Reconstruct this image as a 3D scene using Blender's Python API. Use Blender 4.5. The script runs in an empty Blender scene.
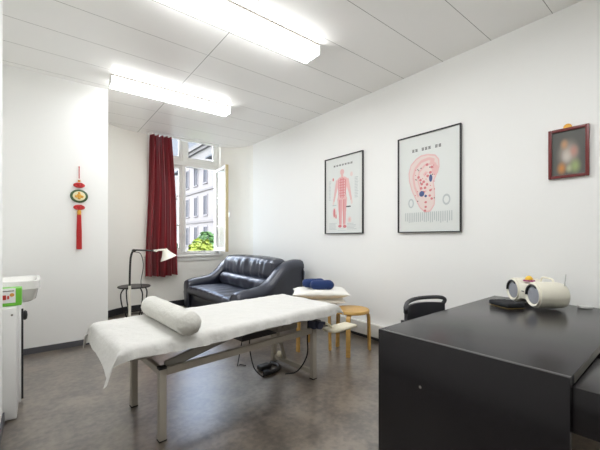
import bpy, bmesh, math, random
from mathutils import Vector, Matrix, noise

random.seed(7)
PI = math.pi
SC = bpy.context.scene
COL = SC.collection
V = Vector

# ------------------------------------------------------------------ materials
def nodes(name):
    m = bpy.data.materials.new(name); m.use_nodes = True
    nt = m.node_tree
    return m, nt, nt.nodes['Principled BSDF']

def srgb(r, g, b):
    f = lambda c: (c / 255) / 12.92 if c / 255 <= .04045 else (((c / 255) + .055) / 1.055) ** 2.4
    return (f(r), f(g), f(b), 1)

def mat(name, rgb, rough=.5, metal=0, var=0, vscale=8, bump=0, bscale=60, spec=.5, coat=0, sheen=0, stretch=None):
    m, nt, p = nodes(name)
    c = srgb(*rgb)
    p.inputs['Base Color'].default_value = c
    p.inputs['Roughness'].default_value = rough
    p.inputs['Metallic'].default_value = metal
    p.inputs['Specular IOR Level'].default_value = spec
    p.inputs['Coat Weight'].default_value = coat
    p.inputs['Coat Roughness'].default_value = .08
    p.inputs['Sheen Weight'].default_value = sheen
    tc = nt.nodes.new('ShaderNodeTexCoord')
    src = tc.outputs['Object']
    if stretch:
        mp = nt.nodes.new('ShaderNodeMapping'); mp.inputs['Scale'].default_value = stretch
        nt.links.new(src, mp.inputs['Vector']); src = mp.outputs['Vector']
    if var:
        n = nt.nodes.new('ShaderNodeTexNoise'); n.inputs['Scale'].default_value = vscale; n.inputs['Detail'].default_value = 5
        nt.links.new(src, n.inputs['Vector'])
        r = nt.nodes.new('ShaderNodeValToRGB')
        r.color_ramp.elements[0].position = .3; r.color_ramp.elements[1].position = .7
        r.color_ramp.elements[0].color = tuple(x * (1 - var) for x in c[:3]) + (1,)
        r.color_ramp.elements[1].color = tuple(min(1, x * (1 + var)) for x in c[:3]) + (1,)
        nt.links.new(n.outputs['Fac'], r.inputs['Fac']); nt.links.new(r.outputs['Color'], p.inputs['Base Color'])
    if bump:
        n2 = nt.nodes.new('ShaderNodeTexNoise'); n2.inputs['Scale'].default_value = bscale; n2.inputs['Detail'].default_value = 4
        nt.links.new(src, n2.inputs['Vector'])
        b = nt.nodes.new('ShaderNodeBump'); b.inputs['Strength'].default_value = bump; b.inputs['Distance'].default_value = .01
        nt.links.new(n2.outputs['Fac'], b.inputs['Height']); nt.links.new(b.outputs['Normal'], p.inputs['Normal'])
    return m

M = {}
M['wall'] = mat('wall_paint', (246, 246, 244), .6, bump=.06, bscale=90, spec=.3)
M['wallwarm'] = mat('wall_paint_warm', (244, 242, 235), .6, bump=.08, bscale=60, spec=.3)
M['skirt'] = mat('skirting_grey', (84, 84, 88), .45)
M['skirtdark'] = mat('skirting_dark', (36, 36, 40), .45)
M['trunk'] = mat('trunking_plastic', (226, 225, 220), .4)
M['white'] = mat('white_lacquer', (236, 236, 234), .35)
M['frame'] = mat('window_paint', (232, 231, 226), .4)
M['frameedge'] = mat('window_edge_paint', (208, 192, 150), .45)
M['cloth'] = mat('white_cotton', (212, 211, 207), .85, bump=.5, bscale=34, sheen=.2, var=.02, vscale=30)
M['towel'] = mat('white_terry', (208, 207, 200), .95, bump=.7, bscale=48, sheen=.3, var=.03, vscale=40)
M['pillow'] = mat('pillow_cotton', (238, 236, 229), .85, bump=.2, bscale=50, sheen=.2)
M['pad'] = mat('cream_vinyl', (226, 219, 196), .5, bump=.05)
M['metal'] = mat('grey_enamelled_steel', (171, 164, 152), .38, spec=.5)
M['metaldark'] = mat('motor_grey', (150, 146, 138), .45)
M['chrome'] = mat('chrome', (205, 205, 205), .15, metal=1)
M['bluegrey'] = mat('blue_grey_plastic', (58, 62, 84), .4)
M['black'] = mat('black_plastic', (24, 24, 26), .4)
M['rubber'] = mat('black_rubber', (18, 18, 20), .6)
M['leather'] = mat('navy_black_leather', (46, 50, 64), .34, bump=.12, bscale=160, spec=.65, coat=.12)
M['wood'] = mat('birch_lacquer', (206, 164, 92), .4, var=.12, vscale=5, stretch=(1, 1, 6))
M['desk'] = mat('black_brown_veneer', (27, 25, 29), .24, var=.08, vscale=4, stretch=(.6, 14, 14), spec=.45)
M['deskedge'] = mat('veneer_edge', (98, 95, 88), .4)
M['lampmetal'] = mat('lamp_dark_metal', (62, 60, 58), .3, metal=.6)
M['lampwhite'] = mat('lamp_white_enamel', (232, 228, 216), .35)
M['iron'] = mat('dark_iron', (40, 36, 34), .45)
M['curtain'] = mat('burgundy_satin', (160, 50, 58), .30, var=.06, vscale=5, stretch=(9, 9, .6), sheen=.3)
M['navy'] = mat('navy_velour', (16, 46, 100), .8, sheen=.12, bump=.1)
M['red'] = mat('red_silk', (196, 32, 34), .5, sheen=.3)
M['gold'] = mat('gold_trim', (226, 168, 66), .4, metal=.2)
M['jade'] = mat('green_medallion', (66, 92, 56), .4)
M['cream'] = mat('cream_enamel', (236, 226, 186), .4)
M['picblack'] = mat('black_picture_frame', (30, 30, 33), .35)
M['maroon'] = mat('maroon_lacquer', (112, 36, 36), .3)
M['green'] = mat('lime_green_plastic', (110, 190, 62), .4)
M['redmark'] = mat('red_print', (196, 60, 52), .5)
M['orangemark'] = mat('orange_print', (222, 160, 78), .5)
M['greymark'] = mat('grey_print', (120, 118, 110), .5)
M['ceramic'] = mat('white_ceramic', (240, 239, 236), .12)
M['radio'] = mat('ivory_plastic', (232, 228, 212), .3)
M['grille'] = mat('speaker_grille', (150, 152, 160), .45, bump=.3, bscale=300)
M['yellow'] = mat('yellow_plastic', (240, 196, 60), .4)
M['purple'] = mat('purple_plastic', (150, 60, 110), .4)
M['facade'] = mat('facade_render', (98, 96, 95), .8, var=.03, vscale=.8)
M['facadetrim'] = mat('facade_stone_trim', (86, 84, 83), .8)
M['roofslate'] = mat('roof_slate', (48, 50, 56), .6)
M['dglass'] = mat('dark_window_glass', (34, 38, 46), .5, spec=.12)
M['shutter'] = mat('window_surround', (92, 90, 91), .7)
M['street'] = mat('street_asphalt', (120, 120, 120), .9)
M['bark'] = mat('bark', (84, 68, 52), .9)
M['leafy'] = mat('leaves_yellow_green', (104, 116, 34), .6, var=.25, vscale=2)
M['leafg'] = mat('leaves_green', (50, 82, 34), .6, var=.3, vscale=2)
M['leafd'] = mat('leaves_dark_green', (38, 66, 32), .6, var=.3, vscale=2)

def floor_mat():
    m, nt, p = nodes('marbled_linoleum')
    tc = nt.nodes.new('ShaderNodeTexCoord')
    a = nt.nodes.new('ShaderNodeTexNoise'); a.inputs['Scale'].default_value = 4.0; a.inputs['Detail'].default_value = 4; a.inputs['Roughness'].default_value = .6; a.inputs['Distortion'].default_value = .4
    b = nt.nodes.new('ShaderNodeTexNoise'); b.inputs['Scale'].default_value = 26; b.inputs['Detail'].default_value = 3
    mx = nt.nodes.new('ShaderNodeMath'); mx.operation = 'MULTIPLY_ADD'; mx.inputs[1].default_value = .42
    nt.links.new(tc.outputs['Object'], a.inputs['Vector']); nt.links.new(tc.outputs['Object'], b.inputs['Vector'])
    nt.links.new(b.outputs['Fac'], mx.inputs[0])
    sc = nt.nodes.new('ShaderNodeMath'); sc.operation = 'MULTIPLY'; sc.inputs[1].default_value = .58
    nt.links.new(a.outputs['Fac'], sc.inputs[0]); nt.links.new(sc.outputs[0], mx.inputs[2])
    r = nt.nodes.new('ShaderNodeValToRGB'); e = r.color_ramp.elements
    e[0].position = .40; e[0].color = srgb(66, 57, 49)
    e[1].position = .60; e[1].color = srgb(122, 110, 97)
    nt.links.new(mx.outputs[0], r.inputs['Fac']); nt.links.new(r.outputs['Color'], p.inputs['Base Color'])
    p.inputs['Roughness'].default_value = .42
    p.inputs['Specular IOR Level'].default_value = .6
    p.inputs['Coat Weight'].default_value = 1.0; p.inputs['Coat Roughness'].default_value = .29; p.inputs['Coat IOR'].default_value = 2.0
    return m
M['floor'] = floor_mat()

def ceiling_mat():
    # painted metal panels: narrow dark joints every 0.44 m along Y, one cross joint at X = 1.25
    m, nt, p = nodes('ceiling_panels')
    tc = nt.nodes.new('ShaderNodeTexCoord'); sp = nt.nodes.new('ShaderNodeSeparateXYZ')
    nt.links.new(tc.outputs['Object'], sp.inputs[0])
    def joint(out, period, off, w):
        a = nt.nodes.new('ShaderNodeMath'); a.operation = 'SUBTRACT'; a.inputs[1].default_value = off - period / 2
        nt.links.new(out, a.inputs[0])
        b = nt.nodes.new('ShaderNodeMath'); b.operation = 'FLOORED_MODULO'; b.inputs[1].default_value = period
        nt.links.new(a.outputs[0], b.inputs[0])
        c = nt.nodes.new('ShaderNodeMath'); c.operation = 'SUBTRACT'; c.inputs[1].default_value = period / 2
        nt.links.new(b.outputs[0], c.inputs[0])
        d = nt.nodes.new('ShaderNodeMath'); d.operation = 'ABSOLUTE'; nt.links.new(c.outputs[0], d.inputs[0])
        e = nt.nodes.new('ShaderNodeMath'); e.operation = 'LESS_THAN'; e.inputs[1].default_value = w
        nt.links.new(d.outputs[0], e.inputs[0]); return e.outputs[0]
    j1 = joint(sp.outputs['Y'], .4405, .782, .0022); j2 = joint(sp.outputs['X'], 4.0, 1.25, .0030)
    mx = nt.nodes.new('ShaderNodeMath'); mx.operation = 'MAXIMUM'; nt.links.new(j1, mx.inputs[0]); nt.links.new(j2, mx.inputs[1])
    mc = nt.nodes.new('ShaderNodeMixRGB'); mc.inputs['Color1'].default_value = srgb(249, 248, 246); mc.inputs['Color2'].default_value = srgb(150, 149, 146)
    nt.links.new(mx.outputs[0], mc.inputs['Fac']); nt.links.new(mc.outputs[0], p.inputs['Base Color'])
    p.inputs['Roughness'].default_value = .26
    p.inputs['Specular IOR Level'].default_value = .55
    return m
M['ceiling'] = ceiling_mat()

def glow_mat(name, rgb, k):
    m, nt, p = nodes(name)
    p.inputs['Base Color'].default_value = srgb(245, 244, 240)
    p.inputs['Emission Color'].default_value = srgb(*rgb)
    p.inputs['Emission Strength'].default_value = k
    return m
M['diffuser'] = glow_mat('lit_diffuser', (248, 250, 252), 18.0)
M['diffside'] = glow_mat('lit_diffuser_side', (250, 251, 250), 8.5)

def glass_mat():
    m = bpy.data.materials.new('clear_glass'); m.use_nodes = True
    nt = m.node_tree; nt.nodes.clear()
    o = nt.nodes.new('ShaderNodeOutputMaterial'); mx = nt.nodes.new('ShaderNodeMixShader')
    t = nt.nodes.new('ShaderNodeBsdfTransparent'); t.inputs['Color'].default_value = (.97, .985, .98, 1)
    g = nt.nodes.new('ShaderNodeBsdfGlossy'); g.inputs['Roughness'].default_value = .02
    f = nt.nodes.new('ShaderNodeFresnel'); f.inputs['IOR'].default_value = 1.25
    gm = nt.nodes.new('ShaderNodeNewGeometry'); iv = nt.nodes.new('ShaderNodeMath'); iv.operation = 'SUBTRACT'; iv.inputs[0].default_value = 1
    nt.links.new(gm.outputs['Backfacing'], iv.inputs[1]); mu = nt.nodes.new('ShaderNodeMath'); mu.operation = 'MULTIPLY'
    nt.links.new(f.outputs[0], mu.inputs[0]); nt.links.new(iv.outputs[0], mu.inputs[1]); nt.links.new(mu.outputs[0], mx.inputs[0]); nt.links.new(t.outputs[0], mx.inputs[1]); nt.links.new(g.outputs[0], mx.inputs[2])
    nt.links.new(mx.outputs[0], o.inputs['Surface'])
    return m
M['glass'] = glass_mat()

def print_mat(name, rgb):
    return mat(name, rgb, .5, coat=.35)
M['paper'] = print_mat('poster_paper', (226, 229, 226))
M['pbody'] = print_mat('print_pink', (230, 186, 184))
M['pred'] = print_mat('print_red', (214, 128, 132))
M['ppale'] = print_mat('print_pale_pink', (230, 212, 207))
M['pgrey'] = print_mat('print_pale_grey', (192, 198, 198))
M['pblack'] = print_mat('print_black', (70, 68, 68))
M['pblue'] = print_mat('print_blue', (70, 88, 138))

def blurred_photo_mat():
    m, nt, p = nodes('blurred_photo_print')
    tc = nt.nodes.new('ShaderNodeTexCoord')
    prev = None
    blobs = [((.5, .47), .42, (205, 190, 178), .75), ((.38, .70), .17, (196, 150, 110), .9), ((.66, .52), .2, (196, 140, 126), .8),
             ((.45, .42), .2, (206, 200, 192), .8), ((.3, .16), .2, (206, 140, 72), .95), ((.7, .18), .24, (160, 176, 120), .95), ((.52, .14), .14, (196, 200, 160), .7)]
    base = nt.nodes.new('ShaderNodeRGB'); base.outputs[0].default_value = srgb(92, 92, 88); prev = base.outputs[0]
    for (u, v), r, c, k in blobs:
        d = nt.nodes.new('ShaderNodeVectorMath'); d.operation = 'DISTANCE'
        s = nt.nodes.new('ShaderNodeMapping'); s.inputs['Scale'].default_value = (0, 1, 1)
        nt.links.new(tc.outputs['Generated'], s.inputs['Vector']); nt.links.new(s.outputs[0], d.inputs[0])
        d.inputs[1].default_value = (0, 1 - u, v)
        mr = nt.nodes.new('ShaderNodeMapRange'); mr.interpolation_type = 'SMOOTHSTEP'
        mr.inputs['From Min'].default_value = 0; mr.inputs['From Max'].default_value = r; mr.inputs['To Min'].default_value = k; mr.inputs['To Max'].default_value = 0
        nt.links.new(d.outputs['Value'], mr.inputs['Value'])
        mx = nt.nodes.new('ShaderNodeMixRGB'); mx.inputs['Color2'].default_value = srgb(*c)
        nt.links.new(mr.outputs[0], mx.inputs['Fac']); nt.links.new(prev, mx.inputs['Color1']); prev = mx.outputs[0]
    nt.links.new(prev, p.inputs['Base Color']); p.inputs['Roughness'].default_value = .35
    return m
M['photo'] = blurred_photo_mat()

# ------------------------------------------------------------------ mesh helpers
def ob(name, bm, m, parent=None, smooth=40, label=None):
    bmesh.ops.recalc_face_normals(bm, faces=bm.faces)
    me = bpy.data.meshes.new(name); bm.to_mesh(me); bm.free()
    for k in (m if isinstance(m, (list, tuple)) else [m]):
        me.materials.append(k)
    if smooth:
        me.polygons.foreach_set('use_smooth', [True] * len(me.polygons))
        me.set_sharp_from_angle(angle=math.radians(smooth))
    o = bpy.data.objects.new(name, me); COL.objects.link(o)
    if parent: o.parent = parent
    if label: o['label'] = label
    return o

def tag(o, label, cat, group=None, kind=None):
    o['label'] = label; o['category'] = cat
    if group: o['group'] = group
    if kind: o['kind'] = kind
    return o

def thing(name, label, cat, loc=(0, 0, 0), rz=0, group=None):
    o = bpy.data.objects.new(name, None); COL.objects.link(o)
    o.location = loc; o.rotation_euler = (0, 0, rz); o.empty_display_size = .1
    return tag(o, label, cat, group)

def struct(name, bm, m, parent=None, smooth=40):
    o = ob(name, bm, m, parent, smooth)
    if not parent: o['kind'] = 'structure'
    return o

def dup(root, loc, rz, label=None):
    r = root.copy(); COL.objects.link(r); r.location = loc; r.rotation_euler = (0, 0, rz)
    if label: r['label'] = label
    for ch in list(root.children):
        c = ch.copy(); COL.objects.link(c); c.parent = r
        for g in list(ch.children):
            d = g.copy(); COL.objects.link(d); d.parent = c
    return r

def B(): return bmesh.new()

def box(bm, lo, hi, bev=0, seg=2, mi=0):
    lo = V(lo); hi = V(hi)
    r = bmesh.ops.create_cube(bm, size=1)
    vs = r['verts']
    for v in vs:
        v.co = V([lo[i] + (v.co[i] + .5) * (hi[i] - lo[i]) for i in range(3)])
    fs = list({f for v in vs for f in v.link_faces})
    if mi:
        for f in fs: f.material_index = mi
    if bev:
        es = list({e for v in vs for e in v.link_edges})
        bmesh.ops.bevel(bm, geom=es, offset=bev, segments=seg, affect='EDGES', profile=.6)

def frame_axes(d):
    d = d.normalized()
    a = V((0, 0, 1)) if abs(d.z) < .9 else V((1, 0, 0))
    x = d.cross(a).normalized(); return x, d.cross(x).normalized()

def tube(bm, pts, r, n=10, caps=True, mi=0):
    """round tube along points; r a number or list"""
    pts = [V(p) for p in pts]; rs = r if isinstance(r, (list, tuple)) else [r] * len(pts)
    rings = []; X = None
    for i, p in enumerate(pts):
        d = (pts[min(i + 1, len(pts) - 1)] - pts[max(i - 1, 0)]).normalized()
        if X is None: X, Y = frame_axes(d)
        else:
            X = (X - d * X.dot(d)).normalized(); Y = d.cross(X)
        rings.append([bm.verts.new(p + (X * math.cos(2 * PI * k / n) + Y * math.sin(2 * PI * k / n)) * rs[i]) for k in range(n)])
    fs = []
    for a, b in zip(rings, rings[1:]):
        for k in range(n):
            fs.append(bm.faces.new((a[k], a[(k + 1) % n], b[(k + 1) % n], b[k])))
    if caps:
        fs.append(bm.faces.new(rings[0][::-1])); fs.append(bm.faces.new(rings[-1]))
    for f in fs: f.material_index = mi

def bar(bm, a, b, w, t, up=(0, 0, 1), bev=.003):
    """rectangular bar from a to b; w across (horizontal), t along up"""
    a = V(a); b = V(b); d = (b - a); L = d.length; d.normalize()
    u = V(up); x = d.cross(u)
    if x.length < 1e-3: x = d.cross(V((1, 0, 0)))
    x.normalize(); u = x.cross(d).normalized()
    m = Matrix((x, d, u)).transposed().to_4x4(); m.translation = (a + b) / 2
    r = bmesh.ops.create_cube(bm, size=1)
    for v in r['verts']:
        v.co = m @ V((v.co.x * w, v.co.y * L, v.co.z * t))
    if bev:
        es = list({e for v in r['verts'] for e in v.link_edges})
        bmesh.ops.bevel(bm, geom=es, offset=bev, segments=2, affect='EDGES')

def spline(pts, n=8):
    """Catmull-Rom through points"""
    P = [V(p) for p in pts]; out = []
    for i in range(len(P) - 1):
        p0 = P[max(i - 1, 0)]; p1 = P[i]; p2 = P[i + 1]; p3 = P[min(i + 2, len(P) - 1)]
        for k in range(n):
            t = k / n
            out.append(.5 * ((2 * p1) + (p2 - p0) * t + (2 * p0 - 5 * p1 + 4 * p2 - p3) * t * t + (3 * p1 - p0 - 3 * p2 + p3) * t ** 3))
    out.append(P[-1]); return out

def lathe(bm, prof, n=24, m=None, mi=0):
    m = m or Matrix.Identity(4); rings = []
    for r, z in prof:
        if r < 1e-5: rings.append([bm.verts.new(m @ V((0, 0, z)))])
        else: rings.append([bm.verts.new(m @ V((r * math.cos(2 * PI * k / n), r * math.sin(2 * PI * k / n), z))) for k in range(n)])
    for a, b in zip(rings, rings[1:]):
        for k in range(n):
            q = [a[k % len(a)], a[(k + 1) % len(a)], b[(k + 1) % len(b)], b[k % len(b)]]
            q = list(dict.fromkeys(q))
            if len(q) > 2:
                f = bm.faces.new(q); f.material_index = mi
    for rr in (rings[0], rings[-1]):
        if len(rr) > 1:
            try:
                f = bm.faces.new(rr); f.material_index = mi
            except ValueError: pass

def prism(bm, poly, z0, z1, m=None, mi=0):
    m = m or Matrix.Identity(4)
    a = [bm.verts.new(m @ V((x, y, z0))) for x, y in poly]; b = [bm.verts.new(m @ V((x, y, z1))) for x, y in poly]
    n = len(poly); fs = [bm.faces.new(a[::-1]), bm.faces.new(b)]
    for k in range(n):
        fs.append(bm.faces.new((a[k], a[(k + 1) % n], b[(k + 1) % n], b[k])))
    for f in fs: f.material_index = mi
    return a + b

def rbox(bm, lo, hi, r, seg=(12, 12, 6), disp=None):
    """soft rounded block: fine grid cube pushed onto a rounded box, then displaced"""
    lo = V(lo); hi = V(hi); c = (lo + hi) / 2; h = (hi - lo) / 2
    vd = {}
    def vert(i, j, k):
        key = (i, j, k)
        if key not in vd:
            def warp(t):                 # bunch samples towards the rounded ends
                s = 2 * t - 1
                return math.copysign(1 - (1 - abs(s)) ** 1.35, s)
            p = V((h.x * warp(i / seg[0]), h.y * warp(j / seg[1]), h.z * warp(k / seg[2])))
            rr = min(r, h.x, h.y, h.z) * .999
            q = V([max(-(h[a] - rr), min(h[a] - rr, p[a])) for a in range(3)])
            d = p - q
            n = d.normalized() if d.length > 1e-9 else V((0, 0, 1))
            w = c + q + n * rr
            if disp: w = disp(w, n)
            vd[key] = bm.verts.new(w)
        return vd[key]
    A, Bn, C = seg
    for i in range(A):
        for j in range(Bn):
            for k in (0, C):
                bm.faces.new((vert(i, j, k), vert(i + 1, j, k), vert(i + 1, j + 1, k), vert(i, j + 1, k)))
    for i in range(A):
        for k in range(C):
            for j in (0, Bn):
                bm.faces.new((vert(i, j, k), vert(i + 1, j, k), vert(i + 1, j, k + 1), vert(i, j, k + 1)))
    for j in range(Bn):
        for k in range(C):
            for i in (0, A):
                bm.faces.new((vert(i, j, k), vert(i, j + 1, k), vert(i, j + 1, k + 1), vert(i, j, k + 1)))

def look_matrix(origin, zdir, up=(0, 0, 1)):
    z = V(zdir).normalized(); x = V(up).cross(z).normalized(); y = z.cross(x)
    m = Matrix((x, y, z)).transposed().to_4x4(); m.translation = V(origin); return m

# ------------------------------------------------------------------ room (metres; camera stands at x=0, y=0)
W = 3.10; H = 2.93; YB = 5.88; YA = 4.40; XA = .622; XN = -.50; YN = 2.86; XL = -.19; YR = -1.9
def arc(cx, cy, r, a0, a1, n=14):
    return [(cx + r * math.cos(math.radians(a0 + (a1 - a0) * i / n)), cy + r * math.sin(math.radians(a0 + (a1 - a0) * i / n))) for i in range(n + 1)]
RR, RL = .55, .66
back_line = arc(W - RR, YB - RR, RR, 0, 90) + arc(XA + RL, YB - RL, RL, 90, 180) + [(XA, YA)]
outline = [(W, YR)] + back_line + [(XN, YA), (XN, YN), (XL, YN), (XL, YR)]

def strip_wall(line, t):
    """closed plan polygon of a wall whose inner face follows line (left-hand side = outside)"""
    n = len(line); out = []
    for i, p in enumerate(line):
        d = V(line[min(i + 1, n - 1)]) - V(line[max(i - 1, 0)]); d.normalize()
        out.append((p[0] + d.y * t, p[1] - d.x * t))
    return list(line) + out[::-1]

bm = B(); prism(bm, [(-1, YR - .3), (W + .3, YR - .3), (W + .3, 6.2), (-1, 6.2)], -.2, 0); struct('floor', bm, M['floor'])
bm = B(); prism(bm, outline, H, H + .3); struct('ceiling', bm, M['ceiling'])
TOP = 3.35
bm = B(); prism(bm, [(W, YR - .2), (W + .25, YR - .2), (W + .25, YB - RR), (W, YB - RR)], 0, TOP); struct('wall_right', bm, M['wall'])
bm = B(); prism(bm, [(XL, YR - .2), (XL, YN), (XN - .2, YN), (XN - .2, YR - .2)], 0, TOP); struct('wall_left', bm, M['wall'])
bm = B(); prism(bm, [(XN, YN), (XN, YA), (XN - .2, YA), (XN - .2, YN)], 0, TOP); struct('wall_niche', bm, M['wall'])
bm = B(); prism(bm, [(XN - .2, YA), (XA, YA), (XA - .01, YA + .2), (XN - .2, YA + .2)], 0, TOP); struct('wall_alcove', bm, M['wall'])
bm = B(); prism(bm, [(XL, YR), (W, YR), (W, YR - .2), (XL, YR - .2)], 0, TOP); struct('wall_rear', bm, M['wall'])
# window wall with rounded corners, opening cut through it
WX0, WX1, WZ0, WZ1 = 1.40, 2.70, .90, 3.14
bm = B()
lineo = back_line
tout = []
for x, y in lineo:
    tout.append((x, y))
outer = [(W + .25, YB - RR), (W + .25, YB + .28), (XA - .3, YB + .28), (XA - .3, YA + .2), (XA - .01, YA + .2)]
prism(bm, lineo + [(XA - .01, YA + .2)] + outer[::-1][1:], 0, TOP)
bmesh.ops.recalc_face_normals(bm, faces=bm.faces)
me = bpy.data.meshes.new('tmp_wall'); bm.to_mesh(me); bm.free()
tw = bpy.data.objects.new('tmp_wall', me); COL.objects.link(tw)
bm = B(); box(bm, (WX0, YB - .3, WZ0), (WX1, YB + .6, WZ1))
mc = bpy.data.meshes.new('tmp_cut'); bm.to_mesh(mc); bm.free()
tcut = bpy.data.objects.new('tmp_cut', mc); COL.objects.link(tcut)
md = tw.modifiers.new('cut', 'BOOLEAN'); md.object = tcut; md.operation = 'DIFFERENCE'; md.solver = 'EXACT'
dg = bpy.context.evaluated_depsgraph_get()
wm = bpy.data.meshes.new_from_object(tw.evaluated_get(dg))
bpy.data.objects.remove(tw); bpy.data.objects.remove(tcut)
wm.name = 'wall_back'; wm.materials.clear(); wm.materials.append(M['wallwarm'])
wm.polygons.foreach_set('use_smooth', [True] * len(wm.polygons)); wm.set_sharp_from_angle(angle=math.radians(30))
wb = bpy.data.objects.new('wall_back', wm); COL.objects.link(wb); wb['kind'] = 'structure'

# skirtings and trunking
def skirting(name, line, t, z1, m):
    bm = B(); n = len(line); inn = []
    for i, p in enumerate(line):
        d = V(line[min(i + 1, n - 1)]) - V(line[max(i - 1, 0)]); d.normalize()
        inn.append((p[0] - d.y * t, p[1] + d.x * t))
    prism(bm, list(line) + inn[::-1], 0, z1); struct(name, bm, m)
skirting('baseboard_back', back_line[:-1] + [(XA, YA)], .012, .105, M['skirtdark'])
skirting('baseboard_alcove', [(XA, YA), (XN + .0, YA)], .012, .062, M['skirt'])
skirting('baseboard_left', [(XL, YN), (XL, YR)], .010, .07, M['skirt'])
bm = B(); box(bm, (W - .055, YR, .045), (W - .001, 5.25, .19), .006)
box(bm, (W - .058, YR, .112), (W - .054, 5.25, .118)); struct('trim_1', bm, M['trunk'])
bm = B(); box(bm, (W - .02, YR, 0), (W - .001, 5.25, .044)); struct('baseboard_right', bm, M['skirtdark'])

# ------------------------------------------------------------------ window
YF = YB + .10                      # frame plane
MX0, MX1 = 2.005, 2.065            # mullion
TZ0, TZ1 = 2.50, 2.585             # transom
def rect_frame(bm, x0, x1, z0, z1, y0, y1, w, bev=.004, wb=None):
    box(bm, (x0, y0, z0), (x0 + w, y1, z1), bev); box(bm, (x1 - w, y0, z0), (x1, y1, z1), bev)
    box(bm, (x0 + w, y0, z0), (x1 - w, y1, z0 + (wb or w)), bev); box(bm, (x0 + w, y0, z1 - w), (x1 - w, y1, z1), bev)
bm = B(); rect_frame(bm, WX0, WX1, WZ0, WZ1, YF - .03, YF + .05, .05)
win = struct('window_1', bm, M['frame'])
bm = B(); box(bm, (MX0, YF - .035, WZ0 + .04), (MX1, YF + .045, WZ1 - .04), .006); ob('mullion', bm, M['frame'], win)
bm = B(); box(bm, (WX0 + .04, YF - .045, TZ0), (WX1 - .04, YF + .05, TZ1), .008); ob('transom', bm, M['frame'], win)
def casement(name, x0, x1, z0, z1, bars, parent, origin=None, rz=0, edge=False):
    bm = B(); rect_frame(bm, x0, x1, z0, z1, -.02, .025, .055, .006, .075)
    o = ob(name, bm, M['frame'], parent)
    if origin: o.location = origin; o.rotation_euler = (0, 0, rz)
    for zb in bars:
        b = B(); box(b, (x0 + .054, -.008, zb - .012), (x1 - .054, .014, zb + .012), .003); ob('glazing_bar', b, M['frame'], o)
    g = B(); box(g, (x0 + .05, .001, z0 + .07), (x1 - .05, .005, z1 - .05)); ob('glass_pane', g, M['glass'], o)
    return o
casement('casement', WX0 + .052, MX0 - .002, WZ0 + .052, TZ0 - .002, [1.42, 1.95], win, (0, YF, 0))
casement('casement', WX0 + .052, MX0 - .002, TZ1 + .002, WZ1 - .052, [], win, (0, YF, 0))
casement('casement', MX1 + .002, WX1 - .052, TZ1 + .002, WZ1 - .052, [], win, (0, YF, 0))
# inward opened sash, hinged on the right jamb
sw = (WX1 - .052) - (MX1 + .002)
hx = WX1 - .052; hy = YF - .045
sash = casement('open_casement', -sw, 0, WZ0 + .056, TZ0 - .004, [1.42, 1.95], win, (hx, hy, 0), math.radians(84))
b = B(); box(b, (-sw - .012, -.026, WZ0 + .056), (-sw - .0005, .030, TZ0 - .004), .004); ob('sash_edge', b, M['frameedge'], sash, label='yellowed edge of the open casement')
b = B(); tube(b, [(-sw + .03, -.021, 1.66), (-sw + .03, -.055, 1.66)], .009); box(b, (-sw + .02, -.068, 1.57), (-sw + .04, -.053, 1.67), .005); ob('handle', b, M['chrome'], sash)
b = B(); box(b, (MX1 + .01, YF - .02, WZ0 + .04), (WX1 - .055, YF + .05, WZ0 + .06), .003); ob('threshold', b, M['metaldark'], win)
b = B(); box(b, (WX0 - .05, YB - .05, WZ0 - .035), (WX1 + .05, YB + .075, WZ0), .006); box(b, (WX0 - .02, YB - .02, WZ0 - .11), (WX1 + .02, YB - .001, WZ0 - .034), .004); ob('window_sill', b, M['frame'], win)

# ------------------------------------------------------------------ curtain
cur = thing('window_curtain', 'burgundy satin curtain hanging in folds beside the open window', 'curtain', (1.60, YB - .15, 0))
bm = B(); NX, NZ = 90, 30; CX0, CX1 = -.215, .245
grid = []
for j in range(NZ + 1):
    tz = j / NZ; z = .565 + tz * (H - .03 - .565); row = []
    for i in range(NX + 1):
        u = i / NX
        spread = .86 + .17 * (1 - tz) ** .8
        xl = -.19 - .06 * (1 - tz) ** .7; xr = .165 + .085 * (1 - tz) ** .8
        x = xl + (xr - xl) * u + .008 * math.sin(3 * z + 2)
        ph = u * 2 * PI * 5 + .5 * math.sin(4 * u + 1.3 * z)
        y = .068 * math.sin(ph) * (.75 + .35 * (1 - tz)) + .012 * math.sin(2.3 * ph + z * 2)
        row.append(bm.verts.new((x, y, z + .012 * math.sin(u * 9) * (1 - tz))))
    grid.append(row)
for j in range(NZ):
    for i in range(NX): bm.faces.new((grid[j][i], grid[j][i + 1], grid[j + 1][i + 1], grid[j + 1][i]))
bmesh.ops.solidify(bm, geom=bm.faces[:], thickness=.004)
ob('curtain_fabric', bm, M['curtain'], cur, 80)
bm = B(); tube(bm, [(-.23, 0, H - .014), (1.0, 0, H - .014)], .010); ob('curtain_rail', bm, M['white'], cur)

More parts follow.
